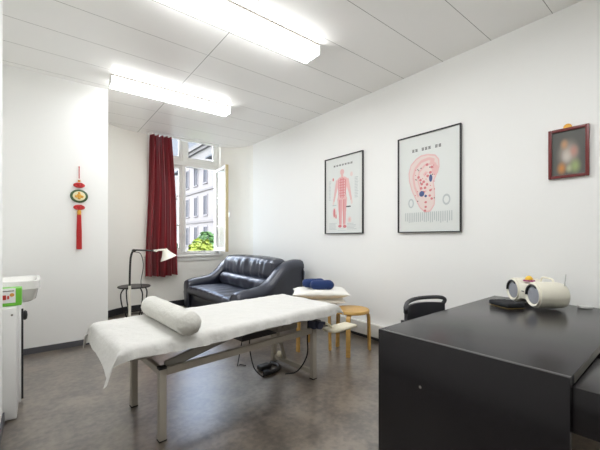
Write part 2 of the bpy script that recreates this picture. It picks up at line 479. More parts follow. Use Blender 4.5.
# ------------------------------------------------------------------ ceiling lights
def ceiling_light(label, y0, y1):
    t = thing('ceiling_light', label, 'ceiling light', (1.275, (y0 + y1) / 2, H), 0, 'fluorescent ceiling lights')
    w = (y1 - y0) / 2; L = .685
    b = B(); box(b, (-L, -w, -.014), (L, w, -.0005), .003); ob('mounting_tray', b, M['metaldark'], t)
    b = B(); box(b, (-L + .004, -w + .004, -.092), (L - .004, w - .004, -.0145), .012, 3); b.normal_update()
    for f in b.faces:
        if f.normal.z > -.5: f.material_index = 1
    ob('diffuser', b, [M['diffuser'], M['diffside']], t)
    for s in (-1, 1):
        b = B(); box(b, (s * L - .004 if s > 0 else -L - .002, -w, -.095), (L + .002 if s > 0 else -L + .004, w, -.002), .002); ob('end_cap', b, M['white'], t)
    return t
ceiling_light('long lit ceiling light nearer the camera, cut by the top of the photo', 2.195, 2.40)
ceiling_light('long lit ceiling light nearer the window and curtain', 3.945, 4.115)
ceiling_light('added ceiling light, out of view, above the near end of the room by the desk', .45, .65)  # added fixture, unseen by the camera, brightens the desk and front walls

# ------------------------------------------------------------------ pictures on the right wall
def uvpoly(bm, pts, y0, y1, z0, z1, mi, off):
    vs = [bm.verts.new((-off, y0 + (y1 - y0) * u, z0 + (z1 - z0) * v)) for u, v in pts]
    f = bm.faces.new(vs); f.material_index = mi
def blob(cu, cv, ru, rv, n=14):
    return [(cu + ru * math.cos(2 * PI * k / n), cv + rv * math.sin(2 * PI * k / n)) for k in range(n)]
def limb(a, b, wa, wb):
    dx, dy = b[0] - a[0], (b[1] - a[1]); l = math.hypot(dx, dy); nx, ny = -dy / l, dx / l
    return [(a[0] + nx * wa, a[1] + ny * wa), (a[0] - nx * wa, a[1] - ny * wa), (b[0] - nx * wb, b[1] - ny * wb), (b[0] + nx * wb, b[1] + ny * wb)]
PM = ['paper', 'pbody', 'pred', 'ppale', 'pgrey', 'pblack', 'pblue']
def shift_ear(items):
    return [([(.5 + (u - .555) * 1.1, .48 + (v - .47) * 1.06) for u, v in p], m) for p, m in items]
def poster(label, ya, yb, z0, z1, draw):
    """ya = far edge (left in view), yb = near edge"""
    c = (ya + yb) / 2; t = thing('framed_poster', label, 'poster', (W - .003, c, z0), 0)
    hw = (ya - yb) / 2; hh = z1 - z0
    b = B(); fw = .011
    box(b, (-.024, -hw, 0), (0, -hw + fw, hh), .002); box(b, (-.024, hw - fw, 0), (0, hw, hh), .002)
    box(b, (-.024, -hw + fw, 0), (0, hw - fw, fw), .002); box(b, (-.024, -hw + fw, hh - fw), (0, hw - fw, hh), .002)
    ob('poster_frame', b, M['picblack'], t)
    b = B(); box(b, (-.008, -hw + fw, fw), (-.001, hw - fw, hh - fw))
    y0, y1, zz0, zz1 = hw - fw, -hw + fw, fw, hh - fw
    for i, (pts, mi) in enumerate(draw()):
        uvpoly(b, pts, y0, y1, zz0, zz1, mi, .0084 + .00001 * i)
    ob('poster_print', b, [M[k] for k in PM], t, 0)
rs = random.Random(3)
def title(u0, u1, v, n, h, skip):
    out = []
    for k in range(n):
        if k in skip: continue
        cu = u0 + (u1 - u0) * k / (n - 1)
        w = (u1 - u0) / (n - 1) * .36
        for q in range(3):
            vv = v + (q - 1) * h * .38
            out.append(([(cu - w, vv - h * .1), (cu + w, vv - h * .1), (cu + w, vv + h * .1), (cu - w, vv + h * .1)], 5))
        for q in (-.5, .4):
            out.append(([(cu + q * w - w * .14, v - h * .5), (cu + q * w + w * .14, v - h * .5), (cu + q * w + w * .14, v + h * .5), (cu + q * w - w * .14, v + h * .5)], 5))
    return out
def rows(u0, u1, v0, v1, n, mi, vert=False):
    out = []
    for k in range(n):
        if vert:
            u = u0 + (u1 - u0) * k / (n - 1); e = (u1 - u0) / n * .22
            vb = v0 + rs.random() * .25 * (v1 - v0)
            out.append(([(u - e, vb), (u + e, vb), (u + e, v1), (u - e, v1)], mi))
        else:
            v = v0 + (v1 - v0) * k / (n - 1); e = (v1 - v0) / n * .22
            ue = u1 - rs.random() * .3 * (u1 - u0)
            out.append(([(u0, v - e), (ue, v - e), (ue, v + e), (u0, v + e)], mi))
    return out
def draw_body():
    o = title(.26, .72, .895, 7, .022, ())
    o.append((blob(.47, .80, .055, .038), 1)); o.append((limb((.47, .77), (.47, .73), .028, .034), 1))
    o.append(([(.33, .705), (.40, .735), (.54, .735), (.62, .705), (.60, .62), (.575, .53), (.60, .44), (.34, .44), (.365, .53), (.35, .62)], 1))
    o.append((limb((.345, .69), (.285, .55), .045, .033), 1)); o.append((limb((.285, .55), (.235, .42), .03, .02), 1))
    o.append((limb((.60, .69), (.665, .55), .045, .033), 1)); o.append((limb((.665, .55), (.715, .42), .03, .02), 1))
    o.append((blob(.225, .395, .024, .03), 3)); o.append((blob(.725, .395, .024, .03), 3))
    o.append((limb((.41, .46), (.42, .28), .075, .05), 1)); o.append((limb((.42, .29), (.425, .10), .048, .03), 1))
    o.append((limb((.535, .46), (.53, .28), .075, .05), 1)); o.append((limb((.53, .29), (.525, .10), .048, .03), 1))
    o.append((blob(.41, .09, .05, .02), 2)); o.append((blob(.54, .085, .05, .02), 2))
    for u, a, bb in ((.47, .73, .45), (.43, .72, .46), (.51, .72, .46), (.40, .44, .12), (.44, .44, .12), (.51, .44, .12), (.55, .44, .12), (.38, .70, .5), (.565, .70, .5)):
        o.append((limb((u, a), (u, bb), .011, .009), 2))
    for k in range(7): o.append((limb((.40, .70 - .035 * k), (.545, .70 - .035 * k), .006, .006), 2))
    o += [(blob(.22, .72, .035, .026), 3), (blob(.72, .75, .035, .03), 3), (blob(.22, .72, .018, .02), 2)]
    o += [(blob(.26, .27, .06, .075), 3), (blob(.25, .27, .03, .06), 2), (blob(.30, .22, .02, .03), 2), (blob(.67, .17, .05, .04), 3), (blob(.67, .17, .022, .02), 1)]
    o += [(limb((.58, .34), (.70, .34), .008, .008), 5), (limb((.20, .37), (.31, .37), .006, .006), 4)]
    o += rows(.10, .33, .05, .13, 6, 4) + rows(.60, .85, .05, .12, 5, 4) + rows(.80, .9, .45, .7, 14, 4) + rows(.09, .16, .45, .7, 14, 4)
    o += rows(.36, .58, .035, .055, 2, 4)
    return o
def draw_ear():
    o = title(.26, .70, .85, 9, .03, (2, 6))
    o.append((rows(.3, .62, .80, .803, 2, 4)[0])); n0 = len(o) - 1
    ear = [(.56, .755), (.67, .735), (.72, .69), (.725, .62), (.68, .545), (.64, .49), (.655, .42), (.66, .34), (.655, .27), (.60, .215), (.52, .205), (.44, .255), (.385, .33), (.32, .42), (.275, .52), (.265, .60), (.30, .68), (.38, .73), (.46, .755)]
    o.append((ear, 3))
    def line(pts, w, mi):
        for a, b2 in zip(pts, pts[1:]): o.append((limb(a, b2, w, w), mi))
    line(ear + ear[:1], .007, 1)
    line([(.66, .69), (.58, .715), (.46, .70), (.37, .64), (.335, .56), (.36, .46), (.42, .36)], .014, 1)
    line([(.62, .66), (.52, .66), (.43, .60), (.41, .52), (.45, .43), (.48, .35)], .010, 1)
    line([(.66, .60), (.56, .60), (.50, .56)], .016, 1); line([(.60, .69), (.68, .64)], .018, 1)
    o.append((blob(.58, .62, .06, .035), 3)); o.append((blob(.67, .60, .05, .05), 1))
    for u, v in ((.42, .55), (.45, .52), (.47, .48), (.50, .50), (.46, .44), (.52, .44), (.55, .47), (.50, .40), (.56, .55), (.60, .58), (.62, .63), (.55, .66)):
        o.append((blob(u, v, .022, .014, 8), 2))
    for k in range(26):
        u = .36 + rs.random() * .3; v = .3 + rs.random() * .38
        o.append((blob(u, v, .009, .006, 6), 2 if k % 3 else 5))
    o.append((blob(.605, .525, .025, .036), 6)); o.append((blob(.47, .385, .04, .028), 6)); o.append((blob(.53, .36, .02, .012), 6))
    for u, v in ((.53, .30), (.53, .255), (.52, .22), (.60, .41), (.62, .33), (.59, .36)): o.append((blob(u, v, .02, .012, 8), 2))
    o[1 + n0:] = shift_ear(o[1 + n0:])
    o += [(blob(.22, .30, .05, .05), 4), (blob(.80, .31, .06, .055), 4), (blob(.22, .30, .03, .035), 0), (blob(.80, .31, .04, .035), 0)]
    o += rows(.12, .88, .085, .20, 24, 4, True)
    return o
poster('black-framed chart of a pink standing human figure on the wall beyond the ear chart', 3.343, 2.664, 1.255, 2.27, draw_body)
poster('black-framed chart of a large pink ear with blue spots', 2.165, 1.476, 1.255, 2.275, draw_ear)

t = thing('framed_photo', 'small maroon-framed blurred picture high on the wall above the desk', 'picture', (W - .003, .684, 1.650), 0)
b = B(); fw = .022; hw = .121; hh = .372
box(b, (-.022, -hw, 0), (0, -hw + fw, hh), .004); box(b, (-.022, hw - fw, 0), (0, hw, hh), .004)
box(b, (-.022, -hw + fw, 0), (0, hw - fw, fw), .004); box(b, (-.022, -hw + fw, hh - fw), (0, hw - fw, hh), .004)
ob('picture_frame', b, M['maroon'], t)
b = B(); box(b, (-.009, -hw + fw, fw), (-.001, hw - fw, hh - fw)); ob('picture_print', b, M['photo'], t, 0)
b = B(); lathe(b, [(0, 0), (.026, 0), (.026, .005), (.018, .009), (0, .010)], 18, look_matrix((-.001, .005, hh + .006), (-1, 0, 0))); ob('hanger', b, M['gold'], t, label='small gold hanger above the frame')

# ------------------------------------------------------------------ knot charm on the alcove wall
t = thing('wall_charm', 'red knotted tassel charm with green oval medallion on white wall', 'wall charm', (.341, YA - .012, 1.07))
b = B(); tube(b, [(0, 0, .92), (0, -.001, .79)], .004, 8); lathe(b, [(0, 0), (.006, 0), (.006, .012), (0, .013)], 10, look_matrix((0, .011, .92), (0, -1, 0))); ob('cord', b, M['red'], t)
def knot(z, s):
    b = B()
    for k in range(4):
        pts = []
        for q in range(25):
            a = 2 * PI * q / 24
            pts.append((s * (.9 - .15 * k) * math.cos(a), -.004 - .004 * k + .004 * math.sin(2 * a + k), z + s * .42 * math.sin(a + .2 * k)))
        tube(b, pts, .0055, 6, False)
    lathe(b, [(0, -.022), (.018, -.016), (.022, 0), (.018, .016), (0, .022)], 12, Matrix.Translation((0, -.006, z)))
    return ob('knot', b, M['red'], t)
knot(.715, .055); knot(.47, .055)
b = B(); m = look_matrix((0, .006, .595), (0, -1, 0)) @ Matrix.Diagonal((1.0, .88, 1, 1))
lathe(b, [(0, 0), (.078, 0), (.084, .006), (.078, .014), (.066, .016), (0, .012)], 32, m); md = ob('medallion', b, M['jade'], t)
b = B(); lathe(b, [(0, .010), (.056, .012), (.060, .0165), (.054, .018), (0, .014)], 28, m); ob('gilt_ring', b, M['cream'], md)
b = B()
for cx, cz, r in ((0, .60, .022), (-.026, .59, .015), (.026, .59, .015), (0, .63, .012), (0, .573, .016)):
    lathe(b, [(r, .0), (r, .004), (r * .5, .009), (0, .010)], 12, look_matrix((cx, -.0085, cz), (0, -1, 0)))
ob('gilt_relief', b, M['gold'], md)
b = B(); lathe(b, [(0, .028), (.016, .024), (.020, 0), (.017, -.026), (0, -.03)], 14, Matrix.Translation((0, -.005, .415))); ob('bead', b, M['gold'], t)
b = B(); lathe(b, [(0, .012), (.012, .01), (.012, -.01), (0, -.012)], 12, Matrix.Translation((0, -.005, .762))); ob('bead', b, M['gold'], t)
b = B()
for k in range(22):
    a = 2 * PI * k / 22; r = .011 + .009 * (k % 2)
    tube(b, [(r * .7 * math.cos(a), -.005 + r * .4 * math.sin(a), .39), (r * math.cos(a), -.006 + r * .45 * math.sin(a), .2), (r * 1.05 * math.cos(a), -.006 + r * .45 * math.sin(a), .005 + .004 * (k % 3))], .0055, 6)
ob('tassel', b, M['red'], t)

# ------------------------------------------------------------------ treatment table
BA = math.radians(4.3); BC = V((1.20, 2.36, 0))
bed = thing('treatment_table', 'long grey steel-framed treatment table covered by a white sheet', 'treatment table', BC, BA)
LX0, LX1, LY = -.655, .612, .272
for x in (LX0, LX1):
    for y in (-LY, LY):
        b = B(); top = .435 if x < 0 else .43
        box(b, (x - .021, y - .021, .006), (x + .021, y + .021, top), .004); lg = ob('leg', b, M['metal'], bed)
        b = B(); box(b, (x - .023, y - .023, 0), (x + .023, y + .023, .0055), .001); ob('rubber_foot', b, M['rubber'], lg)
b = B(); bar(b, (LX0, -LY + .022, .405), (LX0, LY - .022, .405), .03, .045); ob('end_rail', b, M['metal'], bed)
for y in (-LY, LY):
    b = B(); bar(b, (LX0 + .022, y, .405), (LX1 - .022, y, .415), .03, .045); ob('side_rail', b, M['metal'], bed)
    b = B(); bar(b, (LX0 + .03, y + (.033 if y < 0 else -.033), .425), (LX0 + .50, y + (.033 if y < 0 else -.033), .525), .022, .055); ob('lift_arm', b, M['metaldark'], bed)
b = B(); bar(b, (LX1, -LY + .022, .055), (LX1, LY - .022, .055), .03, .04); ob('bottom_rail', b, M['metal'], bed)
b = B(); bar(b, (LX1 - .01, LY * .35, .075), (LX1 - .12, LY * .5, .50), .035, .03); ob('lift_strut', b, M['metal'], bed)
b = B(); box(b, (LX1 - .25, -.10, .40), (LX1 - .02, .20, .52), .012); box(b, (LX1 - .20, -.115, .43), (LX1 - .08, -.099, .48), .006); ob('motor_housing', b, M['metaldark'], bed)
b = B(); box(b, (.10, .04, .345), (.47, .25, .415), .012); ob('control_box', b, M['black'], bed, label='black box slung under the table top')
b = B()
box(b, (LX1 - .035, -LY - .045, .432), (LX1 + .055, -LY + .035, .500), .01); lathe(b, [(0, -.02), (.032, -.02), (.036, 0), (.032, .02), (0, .02)], 18, look_matrix((LX1 + .02, -LY - .05, .462), (0, -1, 0)))
tube(b, [(LX1 + .05, -LY, .47), (LX1 + .12, -LY - .02, .455)], .014, 10)
ob('clamp_joint', b, M['bluegrey'], bed)
b = B(); tube(b, spline([(LX1 + .12, -LY - .02, .455), (LX1 + .17, -LY - .02, .435), (LX1 + .22, -LY - .02, .395)]), .011, 8); ob('arm_bar', b, M['pad'], bed)
b = B()
c = V((.958, -.305, .405)); 
def paddisp(w, n): return V((w.x, w.y, w.z))
rbox(b, (.755, -.385, .372), (1.085, -.235, .402), .015, (10, 10, 5)); ob('hanging_pad', b, M['pad'], bed, label='cream padded rest hanging off the table end')
b = B(); rbox(b, (-.855, -.335, .542), (.772, .335, .613), .02, (14, 8, 4)); ob('cushion_top', b, M['cloth'], bed)
b = B(); box(b, (-.84, -.325, .526), (.76, .325, .541), .004); ob('table_board', b, M['metaldark'], bed)
b = B(); tube(b, spline([(LX1 - .03, -LY + .03, .52), (LX1 - .05, -LY + .02, .36), (LX1 - .045, -LY + .03, .2), (LX1 - .09, -LY + .1, .06), (LX1 - .13, -.06, .012)]), .006, 7); ob('cable', b, M['rubber'], bed)
b = B(); tube(b, spline([(.25, .14, .345), (.235, .13, .25), (.26, .10, .08), (.30, .03, .012), (.33, .05, .012)]), .005, 7); ob('cable', b, M['rubber'], bed)
b = B(); tube(b, spline([(.30, .27, .525), (.298, .33, .3), (.285, .40, .012), (.31, .40, .008), (.325, .37, .008), (.335, .34, .008)]), .004, 7); ob('cable', b, M['rubber'], bed)
for y in (-LY, LY):
    b = B(); box(b, (LX0 - .0225, y - .0225, .424), (LX0 + .023, y + .0225, .439), .003); ob('joint_cap', b, M['rubber'], bed)
# roller on the rail
b = B(); tube(b, [(LX1 - .012, .12, .10), (LX1 - .012, .18, .10)], .028, 18); ob('lift_roller', b, M['pad'], bed)

# foot switch on the floor
fs = thing('foot_switch', 'black curved foot switch on the floor under the treatment table', 'foot switch', (1.640, 2.555, 0), BA)
b = B(); pts = [(-.11, -.10, .018), (-.02, -.115, .018), (.06, -.09, .018), (.095, -.02, .018), (.08, .06, .018)]
tube(b, spline(pts, 6), .017, 10); ob('guard_bar', b, M['black'], fs)
b = B(); rbox(b, (-.09, -.03, .002), (.03, .05, .045), .014, (8, 8, 5)); ob('pedal', b, M['black'], fs)
b = B(); box(b, (-.11, -.128, .001), (-.06, -.075, .034), .006); ob('toe_block', b, M['rubber'], fs)

# sheet draped over the table
sheet_L, sheet_W, SZ = .825, .345, .620
def sheet_z(x, y):
    return SZ + .004 * noise.noise(V((x * 5, y * 7, 3))) + .0035 * noise.noise(V((x * 16 + y * 9, y * 5 - x * 4, 9))) + .003 * (1 - abs(noise.noise(V((x * 7 - y * 5, y * 9, 21))))) ** 6
bm = B(); nx, ny = 120, 64
DE, DS, r0 = .155, .088, .03
def sheet_point(s, q):
    ex = max(0, abs(s) - sheet_L) * (1 if s < 0 else .5); ey = max(0, abs(q) - sheet_W); sx = math.copysign(1, s); sy = math.copysign(1, q)
    def fold(e):
        if e <= 0: return 0, 0
        a = min(e / r0, PI / 2); return r0 * math.sin(a), r0 * (1 - math.cos(a)) + max(0, e - r0 * PI / 2)
    ox, zx = fold(ex); oy, zy = fold(ey)
    x = (s if ex == 0 else sx * (sheet_L + ox)); y = (q if ey == 0 else sy * (sheet_W + oy))
    if ex > 0 and ey > 0:
        k = min(ex, ey); x += sx * .45 * ey * min(1, ex / .05) - (.45 * zx if s < 0 and q < 0 else 0); y += sy * .45 * ex * min(1, ey / .05)
        drop = max(zx, zy) + (.25 if q < 0 else .75) * min(zx, zy)
    else: drop = zx + zy
    z = sheet_z(x, y) - drop
    hang = min(1, drop / .08)
    if drop > 0:
        wv = .010 * math.sin(s * 23 + 1.3) * hang + .006 * math.sin(s * 51) * hang
        if ey > 0 and ex == 0: y += sy * (abs(wv) + .004 * hang + .10 * drop); z += .010 * math.sin(s * 6.3 + .6) * hang
        if ex > 0 and ey == 0: x += sx * (.006 * math.sin(q * 9 + .4) * hang + (.12 + (.38 * max(0, min(1, .5 - q / .7)) if s < 0 else 0)) * drop); z += .03 * hang * math.cos(q * 4.2) * (1 if s < 0 else .8)
    else:
        edge = max(abs(s) / sheet_L, 0)
    return V((x - .040, y, z))
g = []
for j in range(ny + 1):
    q = -(sheet_W + DS) + 2 * (sheet_W + DS) * j / ny
    g.append([bm.verts.new(sheet_point(-(sheet_L + DE) + 2 * (sheet_L + DE) * i / nx, q)) for i in range(nx + 1)])
for j in range(ny):
    for i in range(nx): bm.faces.new((g[j][i], g[j][i + 1], g[j + 1][i + 1], g[j + 1][i]))
bmesh.ops.recalc_face_normals(bm, faces=bm.faces)
if sum(f.normal.z for f in bm.faces) < 0: bmesh.ops.reverse_faces(bm, faces=bm.faces)
bmesh.ops.solidify(bm, geom=bm.faces[:], thickness=-.0035)
sh = ob('table_sheet', bm, M['cloth'], None, 70); sh.location = BC; sh.rotation_euler = (0, 0, BA)
tag(sh, 'white cotton sheet draped over the treatment table with hanging corners', 'sheet')

# bolster
bm = B(); n = 40; R = .071; L = .80
prof = []
for i in range(29):
    u = i / 28; yy = -L / 2 + L * u
    e = min(u, 1 - u) * L
    r = R * min(1, (1 - max(0, (1 - e / .06)) ** 2.6) ** .5) if e < .06 else R
    prof.append((max(r, .012), yy))
rings = []
for r, yy in prof:
    ring = []
    for k in range(n):
        a = 2 * PI * k / n; wr = 1 + .035 * noise.noise(V((math.cos(a) * 2, math.sin(a) * 2, yy * 9))) + (.10 * noise.noise(V((math.cos(a) * 3, math.sin(a) * 3, r * 60))) if r < R * .95 else 0)
        z = r * wr * math.sin(a); z = max(z, -R * .93)
        ring.append(bm.verts.new((r * wr * math.cos(a) * 1.04, yy, z)))
    rings.append(ring)
for a, c2 in zip(rings, rings[1:]):
    for k in range(n): bm.faces.new((a[k], a[(k + 1) % n], c2[(k + 1) % n], c2[k]))
bm.faces.new(rings[0]); bm.faces.new(rings[-1][::-1])
bo = ob('bolster_pillow', bm, M['towel'], None, 60)
bo.location = (.672, 2.275, SZ + .0095 + R * .93); bo.rotation_euler = (0, 0, math.radians(3))
tag(bo, 'white towel-wrapped round bolster lying across the treatment table', 'bolster')

# ------------------------------------------------------------------ sofa
SX, SY = 2.42, 4.58
so = thing('leather_sofa', 'dark navy leather two-seat sofa under the window by the wall', 'sofa', (SX, SY, 0))
Lm = M['leather']
def fold_noise(w, k, s): return noise.noise(V((w.x * s, w.y * s, w.z * s + k)))
b = B(); rbox(b, (-.47, -.86, .05), (.50, .86, .30), .03, (8, 10, 4)); ob('sofa_base', b, Lm, so)
def seatd(w, n):
    if n.z > .3:
        w = w.copy(); u = (w.y + .76) / 1.52
        w.z += .028 * math.sin(PI * min(1, max(0, u))) ** .5 - .012 * abs(math.sin(u * PI * 5)) ** 8 * 0
        d = min(abs((u * 7) % 1 - .0), abs((u * 7) % 1 - 1))
        w.z -= .016 * math.exp(-(d / .09) ** 2) + .006 * fold_noise(w, 1, 14)
    return w
b = B(); rbox(b, (-.555, -.745, .29), (.10, .745, .415), .05, (16, 60, 6), seatd); ob('seat_cushion', b, Lm, so)
def lumd(w, n):
    w = w.copy(); u = (w.y + .76) / 1.52
    if n.x < -.1 or n.z > .2:
        w.x += .016 * fold_noise(w, 5, 9) + .01 * math.cos(u * PI * 8) * .6
    return w
b = B(); rbox(b, (-.02, -.75, .42), (.26, .75, .625), .09, (12, 46, 10), lumd); ob('lumbar_cushion', b, Lm, so)
def backd(w, n):
    w = w.copy(); u = (w.y + .80) / 1.6
    if n.x < .2:
        d = abs(((u * 6.0) % 1) - .5) * 2
        amp = .5 + .5 * max(0, min(1, (w.z - .6) / .25))
        w.x += .022 * (1 - math.sin(d * PI / 2)) * 1.0 * amp + .016 * fold_noise(V((w.x, w.y * 2.2, w.z * .6)), 8, 7)
    w.x += .16 * (w.z - .63)            # leans back
    if n.z > .3: w.z -= .03 * abs(2 * u - 1) ** 3
    return w
b = B(); rbox(b, (.06, -.80, .60), (.33, .80, .925), .10, (12, 60, 14), backd); ob('back_cushion', b, Lm, so)
b = B(); rbox(b, (.30, -.90, .05), (.53, .90, .86), .06, (6, 12, 10)); ob('back_panel', b, Lm, so)
# arms: side profile (x, top z) swept across with a rolled top
prof = [(-.53, .47), (-.50, .505), (-.40, .53), (-.25, .545), (-.14, .565), (-.05, .61), (.03, .68), (.10, .75), (.17, .81), (.25, .86), (.34, .885), (.44, .895), (.53, .885)]
for s in (-1, 1):
    b = B(); ps = spline([(x, 0, z) for x, z in prof], 3)
    yc = s * .855; hwid = .115; rings = []
    for i, p in enumerate(ps):
        ring = []
        tt = i / (len(ps) - 1)
        bulge = hwid * (1.0 if 0 < i < len(ps) - 1 else .85)
        base = .06 + 0 * tt
        inset = .035
        # inner bottom -> inner side -> rolled top -> outer side -> outer bottom
        cs = [(-hwid + inset, base), (-hwid + inset, p.z - .16), (-hwid, p.z - .11), (-hwid * .97, p.z - .06), (-hwid * .75, p.z - .02), (-hwid * .3, p.z), (hwid * .3, p.z), (hwid * .75, p.z - .02), (hwid * .97, p.z - .06), (hwid, p.z - .11), (hwid - inset * .7, p.z - .16), (hwid - inset * .7, base)]
        for yy, zz in cs:
            wr = .006 * noise.noise(V((p.x * 9, yy * 9 + s * 4, zz * 9)))
            ring.append(b.verts.new((p.x, yc + yy * bulge / hwid + wr, max(zz, base))))
        rings.append(ring)
    for a, c2 in zip(rings, rings[1:]):
        for k in range(len(a)):
            b.faces.new((a[k], a[(k + 1) % len(a)], c2[(k + 1) % len(a)], c2[k]))
    b.faces.new(rings[0]); b.faces.new(rings[-1][::-1])
    ed = [e for e in b.edges if len(e.link_faces) == 2 and any(len(f.verts) > 4 for f in e.link_faces)]
    bmesh.ops.bevel(b, geom=ed, offset=.03, segments=3, affect='EDGES')
    ob('armrest', b, Lm, so, 55)
for x in (-.40, .42):
    for y in (-.78, .78):
        b = B(); lathe(b, [(.0, 0), (.024, 0), (.03, .052), (0, .052)], 14, Matrix.Translation((x, y, 0))); ob('foot', b, M['black'], so)

# ------------------------------------------------------------------ wooden three-legged stools
def make_stool(label, loc, rz):
    t = thing('wooden_stool', label, 'stool', loc, rz, 'round birch stools')
    b = B(); lathe(b, [(0, .418), (.180, .418), (.186, .424), (.186, .444), (.181, .45), (0, .45)], 40); ob('seat', b, M['wood'], t)
    for k in range(3):
        a = 2 * PI * k / 3; ca, sa = math.cos(a), math.sin(a); b = B()
        pts = [V((.06, 0, .4105)), V((.13, 0, .4105)), V((.165, 0, .4035)), V((.185, 0, .385)), V((.192, 0, .35)), V((.197, 0, .15)), V((.200, 0, 0))]
        rings = []
        for i, p in enumerate(pts):
            d = (pts[min(i + 1, 6)] - pts[max(i - 1, 0)]).normalized(); nn = V((d.z, 0, -d.x))
            th = .007 if i < 2 else .0115
            if i == 6: nn = V((1, 0, 0)) * (1 if nn.x > 0 else -1)
            ring = []
            for sy, sn in ((-1, -1), (1, -1), (1, 1), (-1, 1)):
                w = p + nn * th * sn + V((0, .022 * sy, 0))
                ring.append(b.verts.new((w.x * ca - w.y * sa, w.x * sa + w.y * ca, max(0, w.z))))
            rings.append(ring)
        for r1, r2 in zip(rings, rings[1:]):
            for q in range(4): b.faces.new((r1[q], r1[(q + 1) % 4], r2[(q + 1) % 4], r2[q]))
        b.faces.new(rings[0]); b.faces.new(rings[-1][::-1])
        bmesh.ops.bevel(b, geom=b.edges[:], offset=.002, segments=1, affect='EDGES')
        ob('leg', b, M['wood'], t, 30)
    return t
st = make_stool('round birch stool with empty half seat showing, beside the trunking', (2.595, 2.40, 0), math.radians(213))
dup(st, (2.335, 2.735, 0), math.radians(300), 'birch stool mostly hidden under the white pillows')

# pillows on the hidden stool
def pillow(name, label, loc, rz, hx, hy, hz, m, tilt=0, group=None, floor_clip=.75, dent=0):
    b = B(); n = 34; lay = []
    for s in (1, -1):
        gr = []
        for j in range(n + 1):
            row = []
            for i in range(n + 1):
                u = 2 * i / n - 1; v = 2 * j / n - 1
                uu = math.copysign(1 - (1 - abs(u)) ** 1.4, u); vv = math.copysign(1 - (1 - abs(v)) ** 1.4, v)
                h = ((1 - abs(uu) ** 2.4) ** .62) * ((1 - abs(vv) ** 2.4) ** .62)
                pin = 1 - .07 * (1 - abs(uu) ** 2) * 0 - .06 * (abs(vv) < 1) * (1 - vv * vv) * abs(uu) ** 6
                piny = 1 - .06 * (1 - uu * uu) * abs(vv) ** 6
                x = hx * uu * pin; y = hy * vv * piny
                z = s * hz * h + .5 * hz * h * .16 * noise.noise(V((x * 9, y * 9, s * 3 + hz * 40)))
                if s > 0 and dent: z -= dent * math.exp(-((x / .20) ** 4 + ((y - .01) / .15) ** 4))
                if s < 0: z = max(z, -hz * floor_clip)
                if abs(u) == 1 or abs(v) == 1: z = 0
                row.append(b.verts.new((x, y, z)))
            gr.append(row)
        for j in range(n):
            for i in range(n): b.faces.new((gr[j][i], gr[j][i + 1], gr[j + 1][i + 1], gr[j + 1][i]))
    bmesh.ops.remove_doubles(b, verts=b.verts[:], dist=1e-4)
    o = ob(name, b, m, None, 75); o.location = loc; o.rotation_euler = (0, tilt, rz)
    return tag(o, label, 'pillow', group)
PA = math.radians(-38)
b = B(); rbox(b, (-.20, -.16, 0), (.20, .16, .022), .010, (10, 10, 4)); o = ob('folded_blanket', b, mat('grey_blanket', (168, 162, 150), .9, bump=.3), None)
o.location = (2.46, 2.77, .452); o.rotation_euler = (0, 0, PA); tag(o, 'thin folded grey blanket under the white pillows on the stool', 'blanket')
pillow('bed_pillow', 'lower, flatter white pillow squeezed between the grey blanket and another pillow', (2.505, 2.785, .475 + .035 * .75), PA, .27, .19, .035, M['pillow'], 0, 'white pillows on the stool')
pillow('bed_pillow', 'plump white pillow, topmost of its pile, under the navy cushion', (2.50, 2.795, .541 + .075 * .62), PA, .315, .23, .075, M['pillow'], 0, 'white pillows on the stool', .62, .045)
# two navy rolled cushions
def roll(label, loc, L):
    b = B()
    def dis(w, n):
        k = 1 - .10 * (abs(w.x) / (L / 2)) ** 4
        return V((w.x, w.y * k, .052 + (w.z - .052) * k + .004 * noise.noise(w * 14)))
    rbox(b, (-L / 2, -.055, 0), (L / 2, .055, .104), .052, (20, 12, 12), dis)
    o = ob('rolled_cushion', b, M['navy'], None, 70); o.location = loc; o.rotation_euler = (0, 0, PA)
    return tag(o, label, 'cushion', 'navy rolled cushions')
roll('front, right-hand navy blue rolled cushion on the white pillows', (2.472, 2.732, .625), .27)
roll('navy blue rolled cushion lying half behind its twin, nearer the sofa', (2.478, 2.878, .628), .27)

# ------------------------------------------------------------------ desk
DX0, DX1, DY0, DY1, DZ = 1.392, 2.930, .304, 1.082, .73
dk = thing('office_desk', 'large black-brown desk with panel ends in the right foreground', 'desk', (DX0, DY0, 0), math.radians(1.5))
dw, dd = DX1 - DX0, DY1 - DY0
b = B(); box(b, (.0255, 0, DZ - .034), (dw, dd, DZ), .0008); ob('desk_top', b, M['desk'], dk)
b = B(); box(b, (0, 0, 0), (.025, dd, DZ), .0008); ep = ob('end_panel', b, M['desk'], dk)
b = B(); lathe(b, [(0, 0), (.007, 0), (.007, .002), (0, .0025)], 14, look_matrix((-.0003, .543, .512), (-1, 0, 0))); ob('cam_cover', b, M['chrome'], ep, label='small silver fixing cap on the desk end')
b = B(); box(b, (dw - .030, .004, 0), (dw - .004, dd - .004, DZ - .035), .002); ob('end_panel', b, M['desk'], dk)
b = B(); box(b, (.031, dd * .35, .36), (dw - .031, dd * .35 + .018, DZ - .035)); ob('modesty_panel', b, M['desk'], dk)
b = B(); box(b, (.06, -.0015, DZ - .033), (dw - .01, .0008, DZ - .003), .0004); ob('edge_band', b, M['deskedge'], dk, label='greyish edge band along the desk top')
# pulled-out drawer unit under the top
b = B(); box(b, (.033, -.42, .535), (.46, .44, .692), .002); ob('pull_out_drawer', b, M['desk'], dk, label='drawer box pulled out from under the desk top')
b = B(); box(b, (.028, -.44, .52), (.465, -.421, .692), .003); ob('drawer_front', b, M['desk'], dk)

